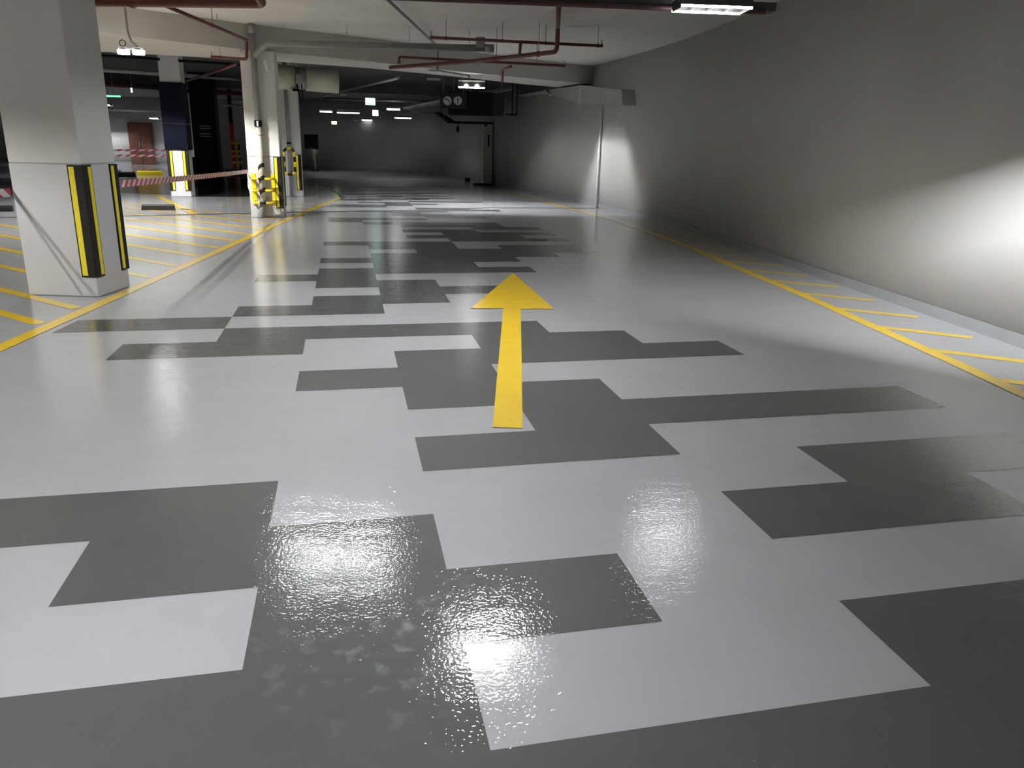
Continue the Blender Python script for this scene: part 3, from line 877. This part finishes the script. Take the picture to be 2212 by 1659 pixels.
# cable trays running back along the curve
def tray(name, pts, w, h, m, label):
    t = thing(name, label, 'cable tray', pts[0])
    pts = [Vector(p) for p in pts]
    for a, b in zip(pts[:-1], pts[1:]):
        d = (b - a).normalized(); r = d.cross(Vector((0, 0, 1))).normalized()
        MB().obox(a, b, w, 0.012).build('tray_bed', M[m], t)
        for s in (-1, 1):
            MB().obox(a + r * s * w / 2 + Vector((0, 0, h / 2)), b + r * s * w / 2 + Vector((0, 0, h / 2)), 0.01, h).build('tray_side', M[m], t)
        k = max(1, int((b - a).length / 2.5))
        for i in range(k):
            p = a.lerp(b, (i + 0.5) / k)
            MB().tube([p, (p.x, p.y, CEIL)], 0.008, 6).build('hanger_rod', M['steel'], t)
    return t


tray('cable_tray', [dp(1116, 191, 24.85), dp(1000, 212, 27.5), dp(880, 236, 33.5)], 0.32, 0.07, 'steel', 'galvanised cable tray sloping away above the black duct box')
tray('cable_tray', [dp(1058, 268, 24.2), dp(975, 266, 25.5), dp(945, 246, 27.5), dp(880, 243, 33.0)], 0.22, 0.06, 'black', 'black cable tray dipping under the black duct box')
dcam = dp(989, 279, 25.0)
ct = thing('camera', 'small black camera hanging below the black cable tray', 'camera', dcam)
MB().tube([(dcam.x, dcam.y, dcam.z + 0.06), (dcam.x, dcam.y, dcam.z + 0.22)], 0.012, 8).build('drop_tube', M['black'], ct)
MB().box((dcam.x, dcam.y, dcam.z), (0.085, 0.10, 0.17)).build('body', M['black'], ct, bev=0.015)

# pale duct stepping down along the wall
pA, pB = (2.98, 19.45), (1.75, 25.2)
tops = [(1110, 184), (1180, 177), (1255, 184), (1342, 193)]
bots = [(1110, 205), (1190, 204), (1252, 224), (1345, 227)]
sd = thing('air_duct', 'pale sheet metal air duct stepping down along the right wall', 'duct', (2.6, 21, 2.3))
dr_ = Vector((0.42, 0.09, 0))
T = [onp(*p, pA, pB) for p in tops]; Bt = [onp(*p, pA, pB) for p in bots]
for v in T:
    v.z = min(v.z, 2.885)
for i in range(3):
    a0, a1, b0, b1 = Bt[i], Bt[i + 1], T[i], T[i + 1]
    vs_ = [a0, a1, b1, b0, a0 + dr_, a1 + dr_, b1 + dr_, b0 + dr_]
    MB().add(vs_, [(0, 1, 2, 3), (7, 6, 5, 4), (0, 4, 5, 1), (1, 5, 6, 2), (2, 6, 7, 3), (3, 7, 4, 0)]).build('duct_section', M['duct'], sd)
for i in (1, 2):
    MB().obox(Bt[i] + Vector((-0.02, 0, -0.02)), T[i] + Vector((-0.02, 0, 0.0)), 0.05, 0.05).build('flange', M['duct'], sd)
# thin white conduit down the wall at the joint
st = pipe('conduit', [(3.360, 19.40, 0.0), (3.372, 19.42, 2.36)], 0.030, 'white', 'thin white conduit standing against the right wall at the floor joint')
MB().box((3.35, 19.41, 1.3), (0.05, 0.05, 0.05)).build('saddle', M['white'], st)

# pilaster with a plate, dark mat and box further round the bend
pl = thing('pilaster', 'pale pilaster with a small dark plate on the curved wall', 'pilaster', (0.98, 29.7, 0), R8)
MB().box((0.98, 29.75, 1.13), (0.34, 0.34, 2.26), R8).build('shaft', M['cream'], pl, bev=0.015)
MB().box((1.02, 29.565, 1.55), (0.06, 0.012, 0.40), R8).build('plate', M['black'], pl)
MB().box((0.92, 29.565, 2.1), (0.08, 0.012, 0.08), R8).build('plate', M['black'], pl)
tag(MB().prism([(0.45, 29.0), (1.15, 29.05), (1.12, 29.4), (0.5, 29.4)], 0, 0.07).build('floor_mat', M['sack'], bev=0.02), 'black mat heaped at the foot of the pilaster', 'mat')
bx = fl(1010, 391)
tag(MB().box((bx.x, bx.y, 0.06), (0.22, 0.2, 0.12)).build('floor_box', M['black'], bev=0.01), 'small black box on the floor left of the pilaster', 'box')
dn = fl(1165, 518)
tag(MB().lathe([(0.13, 0), (0.13, 0.004), (0.11, 0.006)], (dn.x, dn.y, 0), n=20).build('floor_drain', M['blackp']), 'small black drain cover in the lane beyond the arrow tip', 'drain')

# board on a pale post by the dark far wall
bp = fl(681, 369); bp.y = min(bp.y, 41.0); bp.x = dp(681, 369, bp.y).x
sb = thing('notice_board', 'dark square board on a pale tapering post by the far wall', 'board', (bp.x, bp.y, 0))
t0, t1 = dp(657, 290, bp.y), dp(688, 322, bp.y)
MB().box(((t0.x + t1.x) / 2, bp.y, (t0.z + t1.z) / 2), (t1.x - t0.x, 0.06, t0.z - t1.z), 0).build('board', M['black'], sb)
MB().tube([(bp.x, bp.y, 0), (bp.x, bp.y, 0.35), (bp.x - 0.06, bp.y, 0.75), (bp.x + 0.02, bp.y, t1.z)], [0.09, 0.06, 0.13, 0.2], 10).build('post', M['olive'], sb, True)
MB().box((bp.x, bp.y, 0.03), (0.34, 0.3, 0.06)).build('foot', M['black'], sb)

# rubbish sacks and trolley behind the tape
def sack(c, s, label, m='sack'):
    o = MB()
    random.seed(int(c[0] * 100))
    prof = [(0.30, 0), (0.48, 0.12), (0.52, 0.35), (0.42, 0.62), (0.20, 0.82), (0.08, 0.9), (0.12, 1.0)]
    n = 12; vs_ = []
    for r, z in prof:
        for k in range(n):
            a = 2 * math.pi * k / n; q = r * (1 + random.uniform(-0.14, 0.14))
            vs_.append((c[0] + q * s[0] * math.cos(a), c[1] + q * s[0] * math.sin(a), c[2] + z * s[1]))
    fs = [(i * n + k, i * n + (k + 1) % n, (i + 1) * n + (k + 1) % n, (i + 1) * n + k) for i in range(len(prof) - 1) for k in range(n)]
    fs += [tuple(range(n - 1, -1, -1)), tuple((len(prof) - 1) * n + k for k in range(n))]
    o.add(vs_, fs)
    return tag(o.build('rubbish_sack', M[m], smooth=True), label, 'sack', 'sacks behind the tape')


g0 = fl(422, 386)
sack((g0.x, g0.y, 0), (0.62, 0.75), 'black rubbish sack at the left of the heap by the navy column')
sack((g0.x + 0.72, g0.y + 0.1, 0), (0.6, 0.62), 'black rubbish sack at the right of the heap by the navy column')
g1 = dp(430, 352, g0.y + 0.9)
sack((g1.x, g1.y, 0), (0.42, 1.35), 'tall white sack standing behind the black sacks', 'sackw')
tr = dp(514, 392, 27.5)
tl_ = thing('trolley', 'low olive trolley with a grey tube handle behind the tape', 'trolley', (tr.x, tr.y, 0))
MB().box((tr.x, tr.y, 0.30), (0.62, 0.5, 0.22)).build('tub', M['olive'], tl_, bev=0.03)
MB().tube(smooth_path([(tr.x - 0.3, tr.y - 0.15, 0.45), (tr.x - 0.46, tr.y - 0.15, 0.40), (tr.x - 0.40, tr.y - 0.15, 0.13), (tr.x - 0.05, tr.y - 0.15, 0.13)], 0.06), 0.02, 8).build('tube_handle', M['grey'], tl_, True)
for sx in (-0.22, 0.22):
    for sy in (-0.18, 0.18):
        MB().tube([(tr.x + sx, tr.y + sy - 0.02, 0.08), (tr.x + sx, tr.y + sy + 0.02, 0.08)], 0.08, 12).build('wheel', M['rubber'], tl_, True)
        MB().box((tr.x + sx, tr.y + sy, 0.14), (0.05, 0.06, 0.12)).build('wheel_fork', M['grey'], tl_)

# ================================================================== LAMPS
G_L = 'led ceiling lamps'


def lamp(loc, L_, label, rz=0.0, led='led', rim='rim', kind='louvre', group=G_L, rh=None):
    """downlight trough, open side down, hung on two rods. 'louvre': wide panel behind cross fins (cut-off near 60 degrees);
    'slot': narrow strip deep between two side walls (light falls in a band across the lane);
    'wing': one upright led board with a lip, throwing light to one side; 'blade': small upright board lighting the walls at both ends"""
    x, y, z = loc
    half, depth, pw, rh_ = {'louvre': (0.15, 0.085, 0.036, 0.018), 'slot': (0.085, 0.125, 0.03, 0.02), 'blade': (0.085, 0.125, 0.0, 0.02), 'wing': (0.13, 0.135, 0.0, 0.02)}[kind]
    rh = rh or rh_
    t = thing('ceiling_lamp', label, 'lamp', loc, rz, group)
    ax = Vector((math.cos(rz), math.sin(rz), 0)); ay = Vector((-math.sin(rz), math.cos(rz), 0)); c = Vector(loc)
    top = z + depth
    MB().box((x, y, top + 0.015), (L_, half * 2 + 0.02, 0.03), rz).build('housing', M['white'], t)
    if kind == 'blade':
        p = c - ax * 0.004 + Vector((0, 0, depth - 0.019))
        MB().box(tuple(p), (0.006, 0.034, 0.026), rz).build('led_board', M[led], t)
        MB().box((x, y, top - 0.004), (L_ - 0.04, 0.03, 0.006), rz).build('led_strip', M['ledband'], t)
    elif kind == 'wing':
        a, b = c - ax * 0.003 + Vector((0, 0, depth - 0.066)), c + ax * 0.003 + Vector((0, 0, depth - 0.004))
        r = (b - a).normalized().cross(ay)
        MB().obox(a + r * 0.004, b + r * 0.004, 0.22, 0.004, up=r).build('led_board', M[led], t)
        MB().obox(a + r * 0.009 - Vector((0, 0, 0.004)), b + r * 0.009, 0.25, 0.006, up=r).build('back_plate', M['blackp'], t)
        q = c + ax * 0.017 + Vector((0, 0, depth - 0.068))
        MB().box(tuple(q), (0.064, 0.26, 0.004), rz).build('lower_lip', M['blackp'], t)
    else:
        MB().box((x, y, top - 0.004), (L_ - 0.04, pw, 0.006), rz).build('led_strip', M[led], t)
    for s in (-1, 1):
        p = c + ay * (s * (half + 0.005))
        MB().box((p.x, p.y, z + (depth + rh) / 2), (L_, 0.008, depth - rh), rz).build('side_wall', M['blackp'], t)
        MB().box((p.x, p.y, z + rh / 2), (L_, 0.010, rh), rz).build('frosted_rim', M[rim], t)
        p = c + ax * (s * (L_ / 2 - 0.004))
        MB().box((p.x, p.y, z + depth / 2), (0.008, half * 2, depth), rz).build('end_cap', M['blackp'], t)
    if kind == 'louvre':
        k = max(2, round(L_ / 0.17))
        for i in range(1, k):
            p = c + ax * (L_ * (i / k - 0.5))
            MB().box((p.x, p.y, z + depth / 2 - 0.008), (0.004, half * 2, depth - 0.02), rz).build('louvre_fin', M['blackp'], t)
    for s in (-0.35, 0.35):
        p = c + ax * (s * L_)
        MB().tube([(p.x, p.y, top + 0.03), (p.x, p.y, CEIL)], 0.006, 6).build('hanger_rod', M['steel'], t)
    return t


# dark lighting trunk across the lane that carries the near row
trk = thing('lighting_trunk', 'dark lighting trunk crossing the lane at the top of the frame', 'trunking', (1.0, 7.6, 2.78))
MB().box((0.98, 7.62, 2.665), (3.75, 0.16, 0.07), 0.0).build('channel', M['blackp'], trk)
MB().tube([(-0.9, 7.52, 2.615), (2.75, 7.52, 2.615)], 0.022, 10).build('red_conduit', M['reddark'], trk, True)
for x in (-0.6, 1.0, 2.6):
    MB().tube([(x, 7.62, 2.70), (x, 7.62, CEIL)], 0.010, 6).build('hanger_rod', M['steel'], trk)

Z = 2.62
lamp((0.25, 5.62, Z), 0.62, 'bright led lamp over the lane just above the frame', led='ledbright')
lamp((2.18, 7.28, 2.57), 0.62, 'led lamp glaring at the top edge near the right wall', rim='rimb')
lamp((1.6, 3.4, Z), 0.52, 'led lamp out of frame above the right of the lane', rz=math.radians(42), led='ledwing', kind='wing')
lamp((-0.6, 20.7, 3.19), 0.9, 'added unseen fill lamp behind the beam over the lane', led='ledfill')  # unseen lamp added to brighten the lane floor past the beam
lamp((-7.2, 17.2, 3.19), 1.2, 'led lamp tucked up behind the beam over the left bays', led='ledhid')
lamp((-1.22, 7.10, Z), 1.15, 'long led lamp over the left side of the lane above the frame', led='ledl')
L5 = lamp((0.24, 18.6, Z), 0.60, 'led lamp hanging over the lane just beyond the beam', led='ledslot', kind='blade')
for dx in (-0.12, 0.12):
    MB().lathe([(0.004, -0.02), (0.03, -0.015), (0.045, 0.0), (0.045, 0.02)], (0.24 + dx, 18.6 - 0.115, Z + 0.03), (0, 1, 0), 14).build('lens', M['lens'], L5)
lamp((-0.9, 1.3, Z), 0.9, 'led lamp above the camera on the left', led='ledb')
lamp((-2.2, -1.6, Z), 0.9, 'led lamp behind the camera', led='ledb')
far = [((-5.97, 36.8, Z), 0.5, 'brightest far led lamp, leftmost of the distant row'),
       ((-5.1, 37.6, Z), 1.0, 'long far led lamp right of the brightest distant one'),
       ((-2.62, 32.2, Z), 0.5, 'far led lamp below and right of the exit sign'),
       ((-4.65, 41.0, 2.42), 0.5, 'far low led lamp under the small square light'),
       ((-2.62, 37.4, 2.46), 0.75, 'far led lamp before the curved wall, left of the black duct box'),
       ((-15.3, 36.4, Z), 0.5, 'far led lamp peeping out beside the near column'),
       ((-14.95, 41.0, 2.22), 0.42, 'low led lamp near the far left wall beside the navy column'),
       ((-13.2, 30.0, Z), 0.9, 'led lamp in the left bay hidden behind the near column'),
       ((-18.5, 41.3, 2.6), 1.0, 'added unseen fill lamp near the far brown doors'),  # added out of sight to brighten the far left wall
       ]
FARLIT = [far[i][2] for i in (0, 2, 5, 6, 7, 8)]
for loc, L_, lab in far:
    lamp(loc, L_, lab, led=('ledfar' if loc[0] > -10 else 'ledfl') if lab in FARLIT else 'leddim', rim={far[0][2]: 'rimfb', far[1][2]: 'rimfar', far[2][2]: 'rimfa', far[4][2]: 'rimfar'}.get(lab, 'rimwall'), kind='louvre' if lab in FARLIT else 'slot', rh=0.05)


# twin spot emergency lamps on drop rods
def twin(loc, label, bulb='bulb', bz=0.006):
    t = thing('twin_spot_lamp', label, 'lamp', loc, 0, 'twin spot lamps')
    x, y, z = loc
    MB().tube([(x - 0.02, y, CEIL), (x - 0.015, y, z + 0.30), (x + 0.015, y, z + 0.16), (x + 0.10, y, z + 0.075)], 0.018, 8).build('drop_rod', M['grey'], t, True)
    MB().box((x, y, z + 0.06), (0.34, 0.07, 0.03)).build('cross_bar', M['grey'], t)
    for s in (-1, 1):
        hd = MB().lathe([(0.02, 0.06), (0.06, 0.05), (0.077, 0.03), (0.079, -0.02), (0.075, -0.02), (0.073, 0.03), (0.055, 0.045), (0.005, 0.046)],
                        (x + s * 0.11, y, z - 0.005), (0, 0, 1), 16).build('spot_head', M['grey'], t, True)
        MB().lathe([(0.002, -0.009), (0.006, -0.006), (0.009, 0.0), (0.006, 0.006), (0.002, 0.009)], (x + s * 0.11, y, z + bz), (0, 0, 1), 12).build('bulb', M[bulb], hd, True)
        MB().lathe([(0.080, 0.0), (0.084, 0.0), (0.084, 0.06), (0.080, 0.06), (0.080, 0.0)], (x + s * 0.11, y, z - 0.027), (0, 0, 1), 16).build('lens_ring', M['lens'], hd, True)
    ring_ = [(x - 0.11 + 0.045 * math.cos(a), y, z + 0.125 + 0.045 * math.sin(a)) for a in [2 * math.pi * k / 14 for k in range(15)]]
    MB().tube(ring_, 0.006, 6).build('cable_loop', M['black'], t, True)
    return t


tw = twin((-4.95, 12.9, 2.60), 'twin spot lamp on a drop rod between the two nearest columns')
twin((-6.0, 4.0, 2.60), 'twin spot lamp out of frame left of the near column', 'bulbb', 0.002)

# small lit things
def lit_box(name, c, size, m, label, cat, rod=True):
    t = thing(name, label, cat, c)
    MB().box(c, size).build('housing', M['white'], t)
    MB().box((c[0], c[1] - size[1] / 2 - 0.004, c[2]), (size[0] - 0.02, 0.006, size[2] - 0.02)).build('lit_face', M[m], t)
    if rod:
        MB().tube([(c[0], c[1], c[2] + size[2] / 2), (c[0], c[1], CEIL)], 0.008, 6).build('hanger_rod', M['steel'], t)
    return t


p = dp(800, 219.5, 30.0)
ex = lit_box('exit_sign', (p.x, p.y, p.z), (0.36, 0.06, 0.25), 'exitw', 'white and green lit exit sign hanging over the far lane', 'sign')
MB().box((p.x, p.y - 0.04, p.z - 0.085), (0.33, 0.006, 0.05)).build('green_band', M['exitg'], ex)
p = dp(811, 244, 36.0)
lit_box('light_box', (p.x, p.y, p.z), (0.26, 0.06, 0.26), 'exitw', 'small square white light box below the exit sign', 'lamp')
p = dp(722, 265, 40.0)
lit_box('warning_lamp', (p.x, p.y, p.z), (0.26, 0.06, 0.15), 'yled', 'small yellow lit lamp under the brightest distant lamp', 'lamp')
p = dp(245, 208, 25.0)
lit_box('green_tube_lamp', (p.x, p.y, p.z), (0.44, 0.05, 0.055), 'greenled', 'thin glowing green tube beside the near column', 'lamp')
p = dp(285, 195, 25.0)
lit_box('small_lamp', (p.x, p.y, p.z), (0.06, 0.05, 0.14), 'exitw', 'tiny upright white lamp right of the green tube', 'lamp')
p = dp(940, 172, 24.0)
lit = thing('cover_plate', 'small pale cover plate under the dark ceiling beyond the beam', 'plate', (p.x, p.y, CEIL))
pc = fl(937, 172, CEIL - 0.03)
MB().box((pc.x, pc.y, CEIL - 0.02), (0.42, 0.42, 0.04)).build('plate', M['white'], lit)
for px, py, lab in ((741, 205, 'round pale detector under the ceiling right of the fan'), (769, 260, 'round pale detector low in the far dark')):
    p = fl(px, py, 2.98) if py < 220 else dp(px, py, 40.5)
    dd = thing('smoke_detector', lab, 'detector', p)
    MB().lathe([(0.02, 0), (0.10, 0.01), (0.12, 0.04), (0.12, 0.06)], (p.x, p.y, p.z - 0.03), n=14).build('body', M['white'], dd, True)
    MB().tube([(p.x, p.y, p.z), (p.x, p.y, CEIL)], 0.01, 6).build('drop_rod', M['steel'], dd)
